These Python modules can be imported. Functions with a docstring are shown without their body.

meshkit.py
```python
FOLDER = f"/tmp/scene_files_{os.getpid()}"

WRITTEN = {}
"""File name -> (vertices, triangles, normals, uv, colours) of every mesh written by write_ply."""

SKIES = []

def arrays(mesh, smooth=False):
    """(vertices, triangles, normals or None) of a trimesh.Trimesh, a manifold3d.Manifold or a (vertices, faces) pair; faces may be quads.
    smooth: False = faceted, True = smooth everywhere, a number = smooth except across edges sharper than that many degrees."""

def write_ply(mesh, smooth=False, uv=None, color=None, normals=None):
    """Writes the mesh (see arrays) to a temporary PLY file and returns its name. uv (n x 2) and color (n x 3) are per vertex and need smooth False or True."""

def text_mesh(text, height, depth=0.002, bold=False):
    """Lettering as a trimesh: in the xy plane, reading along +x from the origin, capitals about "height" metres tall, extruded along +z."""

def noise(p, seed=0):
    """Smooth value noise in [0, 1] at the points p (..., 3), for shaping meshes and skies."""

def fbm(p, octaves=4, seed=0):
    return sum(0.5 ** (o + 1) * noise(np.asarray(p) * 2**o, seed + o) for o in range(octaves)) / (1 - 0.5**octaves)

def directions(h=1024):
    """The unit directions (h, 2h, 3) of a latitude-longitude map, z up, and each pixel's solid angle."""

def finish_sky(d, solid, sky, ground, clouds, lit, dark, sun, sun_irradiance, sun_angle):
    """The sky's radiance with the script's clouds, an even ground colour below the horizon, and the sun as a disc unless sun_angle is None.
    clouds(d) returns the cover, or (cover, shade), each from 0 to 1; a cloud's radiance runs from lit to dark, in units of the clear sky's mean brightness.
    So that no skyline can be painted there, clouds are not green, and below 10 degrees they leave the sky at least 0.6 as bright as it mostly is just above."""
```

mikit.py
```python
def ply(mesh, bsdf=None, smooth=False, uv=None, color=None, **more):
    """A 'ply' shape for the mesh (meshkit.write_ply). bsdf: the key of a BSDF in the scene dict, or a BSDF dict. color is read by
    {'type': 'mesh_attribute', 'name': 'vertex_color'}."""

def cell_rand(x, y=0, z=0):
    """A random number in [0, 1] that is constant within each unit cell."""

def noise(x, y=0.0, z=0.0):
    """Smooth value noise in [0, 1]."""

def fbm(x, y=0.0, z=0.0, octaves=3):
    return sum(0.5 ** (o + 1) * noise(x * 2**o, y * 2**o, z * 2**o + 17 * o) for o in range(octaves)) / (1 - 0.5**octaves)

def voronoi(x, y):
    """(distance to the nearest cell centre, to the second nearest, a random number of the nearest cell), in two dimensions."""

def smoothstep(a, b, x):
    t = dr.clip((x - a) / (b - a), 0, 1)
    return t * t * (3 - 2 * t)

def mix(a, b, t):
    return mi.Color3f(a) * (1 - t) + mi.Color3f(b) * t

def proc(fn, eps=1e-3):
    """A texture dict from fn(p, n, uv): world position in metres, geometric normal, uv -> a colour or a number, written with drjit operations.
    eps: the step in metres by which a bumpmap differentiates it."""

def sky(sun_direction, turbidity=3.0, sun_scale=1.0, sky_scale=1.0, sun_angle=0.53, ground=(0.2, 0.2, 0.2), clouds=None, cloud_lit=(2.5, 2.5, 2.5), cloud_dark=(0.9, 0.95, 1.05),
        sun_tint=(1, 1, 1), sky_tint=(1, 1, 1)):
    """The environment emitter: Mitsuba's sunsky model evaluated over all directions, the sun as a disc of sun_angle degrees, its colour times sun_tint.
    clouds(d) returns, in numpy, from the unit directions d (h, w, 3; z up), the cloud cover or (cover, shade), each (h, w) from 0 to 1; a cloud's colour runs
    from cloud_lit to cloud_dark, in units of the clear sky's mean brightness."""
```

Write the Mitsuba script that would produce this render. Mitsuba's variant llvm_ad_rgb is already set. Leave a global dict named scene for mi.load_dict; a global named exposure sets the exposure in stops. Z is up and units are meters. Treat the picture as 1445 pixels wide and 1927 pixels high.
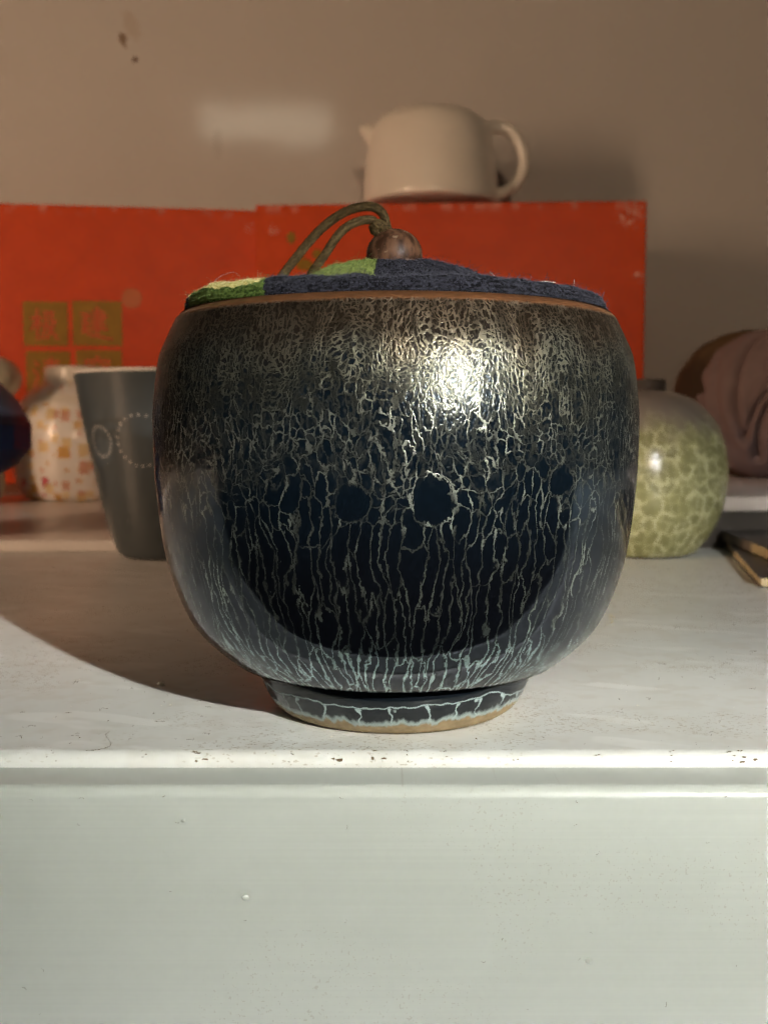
import math, random
import numpy as np, trimesh
import drjit as dr
import mitsuba as mi
import mikit, meshkit
from mikit import proc, noise, fbm, cell_rand, smoothstep, mix
from scipy.interpolate import PchipInterpolator, CubicSpline

T = mi.ScalarTransform4f
rng = np.random.default_rng(7)
random.seed(7)
scene, labels = {}, {}
exposure = 0.0

# ------------------------------------------------------------------ camera
F, PX, PY = 1960.0, 722.5, 963.5            # focal length and centre, in pixels of the 1445 x 1927 photograph
TILT = 0.0783289
CAM = np.array([-0.0023932, -0.2203563, 0.0584592])
_fwd = np.array([0, math.cos(TILT), -math.sin(TILT)])
_up = np.array([0, math.sin(TILT), math.cos(TILT)])
scene['camera'] = {
    'type': 'thinlens', 'fov': 2 * math.degrees(math.atan(PX / F)), 'fov_axis': 'x',
    'aperture_radius': 0.00058, 'focus_distance': 0.180, 'near_clip': 0.01, 'far_clip': 20.0,
    'to_world': T().look_at(origin=CAM.tolist(), target=(CAM + _fwd).tolist(), up=[0, 0, 1])}


def ray(px, py):
    return _fwd + (px - PX) / F * np.array([1.0, 0, 0]) - (py - PY) / F * _up


def at(px, py, Y):
    """The point of the plane y = Y that stands at this place of the photograph."""
    d = ray(px, py)
    return CAM + d * (Y - CAM[1]) / d[1]


def ground(px, py, z=0.0):
    d = ray(px, py)
    return CAM + d * (z - CAM[2]) / d[2]


# ------------------------------------------------------------------ lamps
# hand lamp right of the camera; four flaps and yellow-green ring added to shape its light
TORCH = np.array([0.186, -0.392, 0.176])
TORCH_L, RING_L = 25500.0, 3500.0
TORCH_COL = np.array([1.0, 0.985, 0.95])
RING_COL = np.array([0.95, 1.0, 0.45])
# where its flaps cut the light: (azimuth from +y towards +x, elevation) in degrees, and the flap's distance from the bulb
CUT_TOP, CUT_LOW, CUT_LEFT, CUT_RIGHT = (-6.4, -8.2), (-12.0, -26.2), -48.0, 1.2
# unseen warm fill tube at the left, its added flap keeping light on the cabinet back;
# added warm fill bulb behind the camera, with an added board blocking its low light
ROOM = np.array([-0.72, -0.22, 0.245])
ROOM_LEN, ROOM_R, ROOM_L, ROOM_CUT = 0.29, 0.065, 27.5, 67.0
ROOM_COL = np.array([1.0, 0.635, 0.40])
BULB = np.array([0.10, -1.25, 0.32])
BULB_R, BULB_L, BULB_CUT = 0.035, 400.0, -8.2
BULB_COL = np.array([1.0, 0.68, 0.44])
# a lamp panel high on the far side of the room, mirrored in the glossy wall
PANEL_L, PANEL_COL = 3.4, np.array([1.0, 0.90, 0.68])


# ------------------------------------------------------------------ helpers
def rgb(*c):
    return {'type': 'rgb', 'value': [float(x) for x in c]}


def mat(key, **kw):
    d = {'type': 'principled'}
    for k, v in kw.items():
        d[k] = rgb(*v) if isinstance(v, (tuple, list)) else v
    scene[key] = {'type': 'twosided', 'bsdf': d}
    return key


def bumped(key, fn, eps, scale=1.0, **kw):
    d = {'type': 'principled'}
    for k, v in kw.items():
        d[k] = rgb(*v) if isinstance(v, (tuple, list)) else v
    scene[key] = {'type': 'twosided', 'bsdf': {'type': 'bumpmap', 'tex': proc(fn, eps=eps), 'scale': scale, 'bsdf': d}}
    return key


def numbered(key):
    if key not in USED:
        USED.add(key)
        return key
    n = 1
    while f'{key}_{n:03d}' in USED:
        n += 1
    k = f'{key}_{n:03d}'
    USED.add(k)
    return k


USED = set()


def thing(name, label, cat, group=None):
    k = numbered(name)
    labels[k] = {'label': label, 'category': cat}
    if group:
        labels[k]['group'] = group
    return k


def add(key, mesh, m, smooth=False, uv=None, label=None, kind=None, **more):
    k = numbered(key)
    scene[k] = mikit.ply(mesh, m, smooth=smooth, uv=uv if smooth is True else None, **more)
    if label or kind:
        labels.setdefault(k, {})
        if label:
            labels[k]['label'] = label
        if kind:
            labels[k]['kind'] = kind
    return k


def lathe(r, z, n=128, sx=1.0, sy=1.0, at_=(0, 0, 0), bump=None):
    """A surface of revolution about z from the profile (r, z); uv = (angle / 2 pi, arc length). Angle 0 faces the camera (-y)."""
    r, z = np.asarray(r, float), np.asarray(z, float)
    th = np.linspace(-np.pi, np.pi, n + 1)
    s = np.concatenate([[0], np.cumsum(np.hypot(np.diff(r), np.diff(z)))])
    R, TH = np.meshgrid(r, th, indexing='ij')
    Z = np.repeat(z[:, None], n + 1, 1)
    if bump is not None:
        R = R + bump(R, TH, Z)
    v = np.stack([R * np.sin(TH) * sx + at_[0], -R * np.cos(TH) * sy + at_[1], Z + at_[2]], -1).reshape(-1, 3)
    uv = np.stack([np.repeat(th[None] / (2 * np.pi) + 0.5, len(r), 0), np.repeat(s[:, None], n + 1, 1)], -1).reshape(-1, 2)
    i, j = np.meshgrid(np.arange(len(r) - 1), np.arange(n), indexing='ij')
    a = i * (n + 1) + j
    q = np.stack([a, a + 1, a + n + 2, a + n + 1], -1).reshape(-1, 4)
    f = np.vstack([q[:, [0, 1, 2]], q[:, [0, 2, 3]]])
    return (v, f), uv


def profile(pts, n=60):
    p = np.asarray(pts, float)
    t = np.concatenate([[0], np.cumsum(np.hypot(*np.diff(p, axis=0).T))])
    tt = np.linspace(0, t[-1], n)
    return PchipInterpolator(t, p[:, 0])(tt), PchipInterpolator(t, p[:, 1])(tt)


def curve(pts, n=40):
    p = np.asarray(pts, float)
    t = np.concatenate([[0], np.cumsum(np.linalg.norm(np.diff(p, axis=0), axis=1))])
    return CubicSpline(t, p)(np.linspace(0, t[-1], n))


def tube(p, r, sides=12, cap=True):
    p = np.asarray(p, float)
    t = np.gradient(p, axis=0)
    t /= np.linalg.norm(t, axis=1, keepdims=True) + 1e-12
    a = np.zeros_like(p)
    ref = np.array([0, 1.0, 0]) if abs(t[0, 1]) < 0.9 else np.array([1.0, 0, 0])
    for i in range(len(p)):
        ref = ref - t[i] * (ref @ t[i])
        ref /= np.linalg.norm(ref) + 1e-12
        a[i] = ref
    b = np.cross(t, a)
    ang = np.arange(sides) * 2 * np.pi / sides
    rr = np.broadcast_to(np.asarray(r, float), (len(p),))
    v = (p[:, None] + rr[:, None, None] * (np.cos(ang)[None, :, None] * a[:, None] + np.sin(ang)[None, :, None] * b[:, None])).reshape(-1, 3)
    i, j = np.meshgrid(np.arange(len(p) - 1), np.arange(sides), indexing='ij')
    q = np.stack([i * sides + j, i * sides + (j + 1) % sides, (i + 1) * sides + (j + 1) % sides, (i + 1) * sides + j], -1).reshape(-1, 4)
    f = np.vstack([q[:, [0, 1, 2]], q[:, [0, 2, 3]]])
    if cap:
        n = len(v)
        v = np.vstack([v, p[:1], p[-1:]])
        k = np.arange(sides)
        f = np.vstack([f, np.stack([k * 0 + n, (k + 1) % sides, k], 1), np.stack([k * 0 + n + 1, k + n - sides, (k + 1) % sides + n - sides], 1)])
    return v, f


def join(parts):
    vs, fs, o = [], [], 0
    for v, f in parts:
        vs.append(np.asarray(v))
        fs.append(np.asarray(f) + o)
        o += len(v)
    return np.vstack(vs), np.vstack(fs)


def extrude_x(poly, x0, x1):
    """A prism along x from a (y, z) outline given counter-clockwise seen from +x."""
    p = np.asarray(poly, float)
    n = len(p)
    tri = trimesh.creation.triangulate_polygon(__import__('shapely').Polygon(p), engine='earcut')
    v = np.vstack([np.c_[np.full(n, x0), p], np.c_[np.full(n, x1), p]])
    i = np.arange(n)
    j = (i + 1) % n
    f = [np.stack([i, i + n, j + n], 1), np.stack([i, j + n, j], 1)]
    tv, tf = tri
    # map triangulation vertices back to the outline
    idx = np.array([np.argmin(((p - q) ** 2).sum(1)) for q in tv])
    tf = idx[tf]
    f += [tf + n, tf[:, ::-1]]
    m = trimesh.Trimesh(v, np.vstack(f), process=False)
    m.fix_normals()
    return m


def rounded_box(sx, sy, sz, r, seg=8):
    """A box with rounded edges, centred."""
    import manifold3d as m3
    s = m3.Manifold.sphere(r, seg * 4)
    hx, hy, hz = sx / 2 - r, sy / 2 - r, sz / 2 - r
    h = m3.Manifold.batch_hull([s.translate((a * hx, b * hy, c * hz)) for a in (-1, 1) for b in (-1, 1) for c in (-1, 1)])
    mm = h.to_mesh()
    return trimesh.Trimesh(mm.vert_properties[:, :3], mm.tri_verts)


def moved(m, M):
    m = m.copy()
    m.apply_transform(M)
    return m


def Rz(a):
    return trimesh.transformations.rotation_matrix(a, [0, 0, 1])


def Tr(x, y, z):
    return trimesh.transformations.translation_matrix([x, y, z])


# ================================================================== setting: shelf, cabinet front, wall
def shelf_col(p, n, uv):
    a = fbm(p.x * 30, p.y * 30, 3.0, 3)
    b = fbm(p.x * 190, p.y * 230, 8.0, 3)
    g = smoothstep(0.64, 0.78, fbm(p.x * 1500, p.y * 2200, p.z * 1800, 2)) * smoothstep(0.42, 0.62, fbm(p.x * 45, p.y * 60, 9.0, 2))
    base = mix((0.59, 0.595, 0.575), (0.66, 0.665, 0.645), a)
    base = mix(base, (0.54, 0.52, 0.475), 0.35 * smoothstep(0.45, 0.75, b))
    base = mix(base, (0.34, 0.29, 0.22), 0.55 * g)
    # pale smears where it was wiped
    w = smoothstep(0.62, 0.75, fbm(p.x * 60 + p.y * 130, p.y * 60 - p.x * 30, 1.0, 3))
    return mix(base, (0.74, 0.745, 0.73), 0.5 * w)


def shelf_rough(p, n, uv):
    return 0.30 + 0.18 * fbm(p.x * 120, p.y * 120, 2.0, 3)


def shelf_bump(p, n, uv):
    return 0.00003 * fbm(p.x * 260, p.y * 420, p.z * 260, 3) + 0.000018 * noise(p.x * 1500, p.y * 1800, p.z * 1500)


bumped('paint_shelf', shelf_bump, 2e-4, base_color=proc(shelf_col), roughness=proc(shelf_rough), specular=0.5)


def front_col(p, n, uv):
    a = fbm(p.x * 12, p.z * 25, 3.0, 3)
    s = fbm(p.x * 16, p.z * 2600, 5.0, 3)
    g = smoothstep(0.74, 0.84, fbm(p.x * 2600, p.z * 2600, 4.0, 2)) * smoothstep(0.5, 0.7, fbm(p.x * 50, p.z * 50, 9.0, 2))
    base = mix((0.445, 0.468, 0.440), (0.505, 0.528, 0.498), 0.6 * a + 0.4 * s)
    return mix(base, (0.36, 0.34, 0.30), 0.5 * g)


def front_bump(p, n, uv):
    return 0.000020 * fbm(p.x * 20, p.z * 2200, 5.0, 2) + 0.00002 * fbm(p.x * 350, p.z * 350, p.y * 350, 2) + 0.00001 * noise(p.x * 1600, p.z * 1600, p.y * 1600)


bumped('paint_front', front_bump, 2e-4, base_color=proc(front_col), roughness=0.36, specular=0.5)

arc = lambda cy, cz, r, a0, a1, n=8: [(cy + r * math.cos(math.radians(a)), cz + r * math.sin(math.radians(a))) for a in np.linspace(a0, a1, n)]
# shelf board with a rounded nose
poly = [(0.80, -0.02), (0.80, 0.0), (0.3, 0.0), (0.05, 0.0)] + arc(-0.0328, -0.0024, 0.0024, 90, 180, 9) + [(-0.0352, -0.02)]
add('shelf', extrude_x(poly, -0.75, 0.75), 'paint_shelf', smooth=35, kind='structure', label='white painted shelf with a rounded front edge, dusty and scratched')
# door or drawer front just below and before the shelf's nose
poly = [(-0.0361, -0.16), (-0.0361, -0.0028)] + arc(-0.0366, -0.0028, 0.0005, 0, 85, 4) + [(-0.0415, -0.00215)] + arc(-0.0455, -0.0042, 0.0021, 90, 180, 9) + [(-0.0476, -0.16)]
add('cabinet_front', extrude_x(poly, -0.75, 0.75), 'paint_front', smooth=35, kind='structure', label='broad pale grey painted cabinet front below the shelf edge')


def wall_col(p, n, uv):
    a = fbm(p.x * 8, p.z * 8, 3.0, 4)
    base = mix((0.61, 0.585, 0.55), (0.67, 0.645, 0.61), 0.7 * a + 0.3 * fbm(p.x * 420, p.z * 420, 6.0, 3))
    g = smoothstep(0.4, 0.7, fbm(p.x * 200, p.z * 200, 5.0, 2))
    for (cx, cz, rx, rz, tilt, col, k) in STAINS:
        dx, dz = p.x - cx, p.z - cz
        u, v = (dx + dz * tilt) / rx, dz / rz
        d = dr.sqrt(u * u + v * v) + 0.7 * (fbm(p.x * 300, p.z * 300, 1.0, 2) - 0.5)
        base = mix(base, col, k * (1 - smoothstep(0.5, 1.05, d)))
    return base


WALL_Y = 0.80
mat('paint_board', base_color=(0.66, 0.63, 0.60), roughness=0.32, specular=0.5)
STAINS = []
for (px, py, rx, rz, tilt, col, k) in [(231, 72, 0.0040, 0.0085, 0.35, (0.22, 0.12, 0.05), 0.75), (254, 112, 0.0035, 0.0035, 0.0, (0.14, 0.07, 0.04), 0.85),
                                       (246, 46, 0.010, 0.016, 0.3, (0.46, 0.36, 0.26), 0.35), (410, 270, 0.006, 0.018, 0.0, (0.45, 0.42, 0.38), 0.35)]:
    q = at(px, py, WALL_Y)
    STAINS.append((float(q[0]), float(q[2]), rx, rz, tilt, col, k))
bumped('paint_wall', lambda p, n, uv: 0.00022 * fbm(p.x * 14, p.z * 14, 4.0, 3), 1e-3, base_color=proc(wall_col), roughness=0.09, specular=0.5)
m = trimesh.creation.box([1.5, 0.02, 0.62])
m.apply_translation([0, WALL_Y + 0.01, 0.29])
add('wall', m, 'paint_wall', kind='structure', label='plain wall of the cabinet behind the red boxes, two brown specks at its left')

# thin board that lifts the things at the back left
k = thing('thin_board', 'thin pale board lying on the shelf under the left red box and mosaic pot', 'board')
b = rounded_box(0.70, 0.50, 0.006, 0.0012, 4)
b.apply_translation([-0.37, 0.276 + 0.25, 0.0031])
scene[k] = mikit.ply(b, 'paint_board', smooth=40)

# ================================================================== the tea jar
FR = [0.0339663, 0.0426568, 0.0458780, 0.0478935, 0.0491849, 0.0498931, 0.05, 0.0494256, 0.0485696, 0.0467778, 0.0447367]
ZB, ZR = 0.0107631, 0.0815445
zs = [ZB + t * (ZR - ZB) for t in [0, .12, .22, .32, .45, .58, .7, .8, .88, .94, 1.0]]
pz = PchipInterpolator(zs, FR)
body = [(0.0278, 0.0094), (0.0285, 0.0097), (0.0298, 0.0099), (0.0318, 0.01020)]
body += [(float(pz(z)), float(z)) for z in np.concatenate([np.linspace(ZB, ZB + 0.012, 14), np.linspace(ZB + 0.0135, ZR - 0.0009, 40)])]
body_r, body_z = np.array(body).T


def wvor(x, y, seed, w, jit=0.8):
    """Cells of uneven size: nearest and second nearest additively weighted distance, random number of the nearest."""
    fx, fy = dr.floor(x), dr.floor(y)
    f1, f2, who = mi.Float(9), mi.Float(9), mi.Float(0)
    for a in (-1, 0, 1):
        for b in (-1, 0, 1):
            cx, cy = fx + a, fy + b
            r = cell_rand(cx, cy, seed + 2)
            d = dr.sqrt(dr.square(cx + 0.5 + jit * (cell_rand(cx, cy, seed) - 0.5) - x) + dr.square(cy + 0.5 + jit * (cell_rand(cx, cy, seed + 1) - 0.5) - y)) - w * r * r
            f2 = dr.select(d < f1, f1, dr.minimum(f2, d))
            who = dr.select(d < f1, r, who)
            f1 = dr.minimum(f1, d)
    return f1, f2, who


# big round spots of the glaze: (angle in mm, height in mm, radius in mm, strength of the rim)
SPOTS = [(5.6, 46.8, 3.7, 1.0), (-7.6, 46.4, 3.2, 0.3), (30.0, 49.5, 2.8, 0.6)]


def vein_cells(x, z, fx, fz, seed, w, jit=0.85):
    """Cells of uneven size in the lattice (x, z), whose scales are fx, fz per millimetre: (distance to the nearest border in mm,
    how level that border runs, 0 to 1, random number of the cell)."""
    cx0, cz0 = dr.floor(x), dr.floor(z)
    f1, f2, who = mi.Float(9), mi.Float(9), mi.Float(0)
    ux, uz, vx_, vz_ = mi.Float(1), mi.Float(0), mi.Float(0), mi.Float(1)
    for a in (-1, 0, 1):
        for b in (-1, 0, 1):
            cx, cz = cx0 + a, cz0 + b
            r = cell_rand(cx, cz, seed + 2)
            dx = x - (cx + 0.5 + jit * (cell_rand(cx, cz, seed) - 0.5))
            dz = z - (cz + 0.5 + jit * (cell_rand(cx, cz, seed + 1) - 0.5))
            l = dr.sqrt(dx * dx + dz * dz) + 1e-6
            d = l - w * r * r
            near, second = d < f1, (d >= f1) & (d < f2)
            vx_ = dr.select(near, ux, dr.select(second, dx / l, vx_))
            vz_ = dr.select(near, uz, dr.select(second, dz / l, vz_))
            f2 = dr.select(near, f1, dr.minimum(f2, d))
            ux, uz = dr.select(near, dx / l, ux), dr.select(near, dz / l, uz)
            who = dr.select(near, r, who)
            f1 = dr.minimum(f1, d)
    gx, gz = (vx_ - ux) * fx, (vz_ - uz) * fz
    g = dr.sqrt(gx * gx + gz * gz) + 1e-5
    return (f2 - f1) / g, dr.abs(gz) / g, who


def softstep(z, z0, w):
    """(integral, value) of a soft step at z0."""
    e = dr.exp(dr.clip((z - z0) / w, -30, 30))
    return w * dr.log(1 + e), e / (1 + e)


def glaze(p):
    """Fields of the oil-spot glaze: fine grain, vein mask, shoulder mask, height with uneven zone borders, height in mm."""
    th = dr.atan2(p.x, -p.y)
    X, Z = th * 50.0, p.z * 1000.0
    wob = noise(X * 0.9, Z * 0.5, 3.0) - 0.5
    wob2 = noise(X * 2.6, Z * 1.5, 9.0) - 0.5
    wob3 = noise(X * 5.5, Z * 3.4, 19.0) - 0.5
    big = fbm(X * 0.13, Z * 0.10, 21.0, 2) - 0.5
    zz = Z + 9.0 * big
    x1 = X + 1.3 * (noise(X * 0.25, Z * 0.16, 41.0) - 0.5) * 2 + 0.95 * wob + 0.42 * wob2 + 0.22 * wob3
    z1 = zz + 0.9 * (noise(X * 0.8, Z * 0.8, 31.0) - 0.5) + 0.6 * (noise(X * 2.5, Z * 2.5, 33.0) - 0.5)
    gran = 0.55 * noise(X * 1.9, Z * 1.05, 5.0) + 0.45 * noise(X * 3.9, Z * 2.3, 6.0)
    # lower net: long upright cells that grow rounder towards the foot and towards the shoulder
    i1, v1 = softstep(z1, 44.5, 4.0)
    i2, v2 = softstep(-z1, -15.0, 2.5)
    fz = 0.060 + 0.30 * v1 + 0.17 * v2
    d_lo, lev, who = vein_cells(x1 * 0.50 + 7.3, 0.060 * z1 + 0.30 * i1 - 0.17 * i2, 0.50, fz, 23, 0.42)
    # upper net: small cells
    j1, u1 = softstep(z1, 64.0, 3.0)
    fu = 0.50 + 0.42 * u1
    d_hi, lev2, who2 = vein_cells((x1 - 0.55 * wob) * 1.02 + 1.7, 0.50 * z1 + 0.42 * j1, 1.02, fu, 91, 0.36)
    d_md, lev3, who3 = vein_cells(x1 * 0.66 + 4.1, 0.40 * z1, 0.66, 0.40, 67, 0.42)
    fade = smoothstep(0.30, 0.62, noise(X * 0.35, Z * 0.13, 14.0))
    fade2 = smoothstep(0.25, 0.60, noise(X * 0.8, Z * 0.30, 44.0))
    upper = smoothstep(-8.0, 8.0, zz - 57.0 + 7.0 * (noise(X * 0.5, Z * 0.4, 51.0) - 0.5))
    low = 1 - smoothstep(15, 24, zz)
    mid = 1 - smoothstep(40, 50, zz)
    wl = 0.125 + 0.09 * low + 0.05 * (gran - 0.5)
    l_lo = (1 - smoothstep(0.35 * wl, wl + 0.09, d_lo + 0.22 * (gran - 0.5)))
    l_lo = l_lo * (1 - 0.85 * lev * lev * mid * (1 - low)) * mix_f(0.10 + 0.60 * fade * (0.4 + 0.6 * fade2) + 0.30 * fade2, 1.0, low)
    wu = 0.11 + 0.09 * smoothstep(60, 74, zz)
    l_hi = (1 - smoothstep(0.30 * wu, wu + 0.11, d_hi + 0.28 * (gran - 0.5))) * (0.60 + 0.40 * fade2)
    l_md = (1 - smoothstep(0.05, 0.25, d_md + 0.28 * (gran - 0.5))) * (0.35 + 0.65 * fade2)
    nz = 9.0 * (noise(X * 0.5, Z * 0.4, 51.0) - 0.5) + 5.0 * (noise(X * 0.14, Z * 0.14, 57.0) - 0.5)
    line = mix_f(mix_f(l_lo, l_md, smoothstep(-5.0, 5.0, zz - 53.0 + nz)), l_hi, smoothstep(-6.0, 6.0, zz - 66.0 + nz))
    # round spots push the cells aside and carry a vein of their own
    spot, srim = mi.Float(0), mi.Float(0)
    for (sx_, sz_, sr_, sk_) in SPOTS:
        d = dr.sqrt(dr.square(X - sx_ + 1.3 * wob) + dr.square((Z - sz_ + 1.2 * (noise(X * 0.4, Z * 0.4, 77.0) - 0.5)) * 0.92)) + 0.5 * wob2 + 0.4 * wob3
        spot = dr.maximum(spot, 1 - smoothstep(sr_ - 0.15, sr_ + 0.05, d))
        srim = dr.maximum(srim, sk_ * (1 - smoothstep(0.03, 0.22, dr.abs(d - sr_))))
    line = dr.maximum(line * (1 - spot), srim * (0.15 + 0.85 * fade2))
    fog = smoothstep(48, 66, zz) * smoothstep(0.45, 0.75, gran) * 0.22
    return gran, dr.clip(dr.maximum(line, fog), 0, 1), smoothstep(58, 72, zz), zz, Z, wob2


def mix_f(a, b, t):
    return a * (1 - t) + b * t


def glaze_col(p, n, uv):
    gran, line, top, zz, Z, w2 = glaze(p)
    base = mix((0.0020, 0.0024, 0.0036), (0.0024, 0.0050, 0.0085), smoothstep(30, 55, zz))
    base = mix(base, (0.016, 0.0100, 0.0062), smoothstep(67, 79, zz))
    lc = mix((0.56, 0.70, 0.72), (0.46, 0.50, 0.45), smoothstep(14, 28, zz))
    lc = mix(lc, (0.29, 0.30, 0.265), smoothstep(38, 54, zz))
    lc = mix(lc, (0.30, 0.29, 0.23), smoothstep(58, 68, zz))
    lc = mix(lc, (0.20, 0.15, 0.105), smoothstep(69, 79, zz))
    c = mix(base, lc, line * 0.92)
    return mix(c, (0.15, 0.065, 0.027), smoothstep(80.0, 80.8, Z + 0.5 * w2))


def glaze_metal(p, n, uv):
    gran, line, top, zz, Z, w2 = glaze(p)
    k = mix_f(mix_f(0.97, 0.92, smoothstep(18, 30, zz)), 0.80, smoothstep(36, 48, zz) * (1 - 0.7 * smoothstep(54, 68, zz)))
    return dr.minimum(line * 5.0, 1.0) * k * (1 - smoothstep(79.8, 81.0, Z))


def glaze_rough(p, n, uv):
    gran, line, top, zz, Z, w2 = glaze(p)
    t = smoothstep(52, 68, zz)
    return 0.085 + 0.08 * line + t * 0.165 + line * (0.19 * smoothstep(30, 46, zz) - 0.05 * t)


def glaze_bump(p, n, uv):
    gran, line, top, zz, Z, w2 = glaze(p)
    return 0.000075 * gran * smoothstep(46, 62, zz) + (0.000004 + 0.000034 * smoothstep(40, 60, zz)) * line


def glaze_zone(p, n, uv):
    gran, line, top, zz, Z, w2 = glaze(p)
    return smoothstep(46, 66, zz)


# the lower glaze is glassy, the shoulder duller
_t = {'base_color': proc(glaze_col), 'metallic': proc(glaze_metal), 'roughness': proc(glaze_rough)}
scene['oil_spot_glaze'] = {'type': 'twosided', 'bsdf': {'type': 'bumpmap', 'tex': proc(glaze_bump, eps=6e-5), 'scale': 1.0, 'bsdf': {
    'type': 'blendbsdf', 'weight': proc(glaze_zone),
    'glassy': {'type': 'principled', 'eta': 1.64, 'spec_tint': 0.6, **_t},
    'dull': {'type': 'principled', 'eta': 1.48, 'spec_tint': 0.3, **_t}}}}

jar = thing('tea_jar', 'rounded dark blue-black glazed tea jar with silvery crackle-like veins, in the middle of the shelf', 'jar')
ms, uv = lathe(body_r, body_z, 256)
add(jar + '__body', ms, 'oil_spot_glaze', smooth=True, uv=uv, label='dark glossy body with fine gold grains at the shoulder and pale veins below')

# rim lip
mat('rim_glaze', base_color=proc(lambda p, n, uv: mix((0.15, 0.062, 0.025), (0.09, 0.040, 0.017), fbm(p.x * 700, p.y * 700, p.z * 900, 2))), roughness=0.34, specular=0.6)
r_, z_ = profile([(float(pz(ZR - 0.0009)), ZR - 0.0009), (0.0449, ZR - 0.0003), (0.0444, ZR + 0.0002), (0.0436, ZR + 0.0003), (0.0428, ZR - 0.0003), (0.0423, ZR - 0.002), (0.0425, ZR - 0.008), (0.046, ZR - 0.03), (0.045, ZR - 0.055), (0.02, ZR - 0.066), (0.0, ZR - 0.067)], 60)
ms, uv = lathe(r_, z_, 192)
add(jar + '__rim', ms, 'rim_glaze', smooth=True, uv=uv, label='thin orange-brown lip')


# foot
def foot_parts(p):
    th = dr.atan2(p.x, -p.y)
    X, Z = th * 26.0, p.z * 1000.0
    w = fbm(X * 0.8, Z * 0.3, 7.0, 3) - 0.5
    edge = 2.7 + 2.2 * w + 0.9 * smoothstep(4, 20, X)
    n1 = noise(X * 0.9, Z * 0.9, 5.0) - 0.5
    x1 = X + 1.4 * n1
    a1, a2, ar = wvor(x1 * 0.17 + 0.3, x1 * 0.0 + 0.5, 71, 0.2, 0.7)
    row = 6.6 + 1.1 * (noise(X * 0.16, 2.0, 8.0) - 0.5) * 2 + 0.5 * n1
    under = 1 - smoothstep(row - 0.3, row, Z)
    div = (1 - smoothstep(0.01, 0.085, a2 - a1 - 0.10 * smoothstep(row - 1.6, row, Z) * under)) * under
    line = dr.maximum(div, 0.8 * (1 - smoothstep(0.05, 0.22, dr.abs(Z - row))))
    pale = 1 - smoothstep(0.2, 1.3, Z - edge)
    return Z, edge, line, pale


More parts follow.
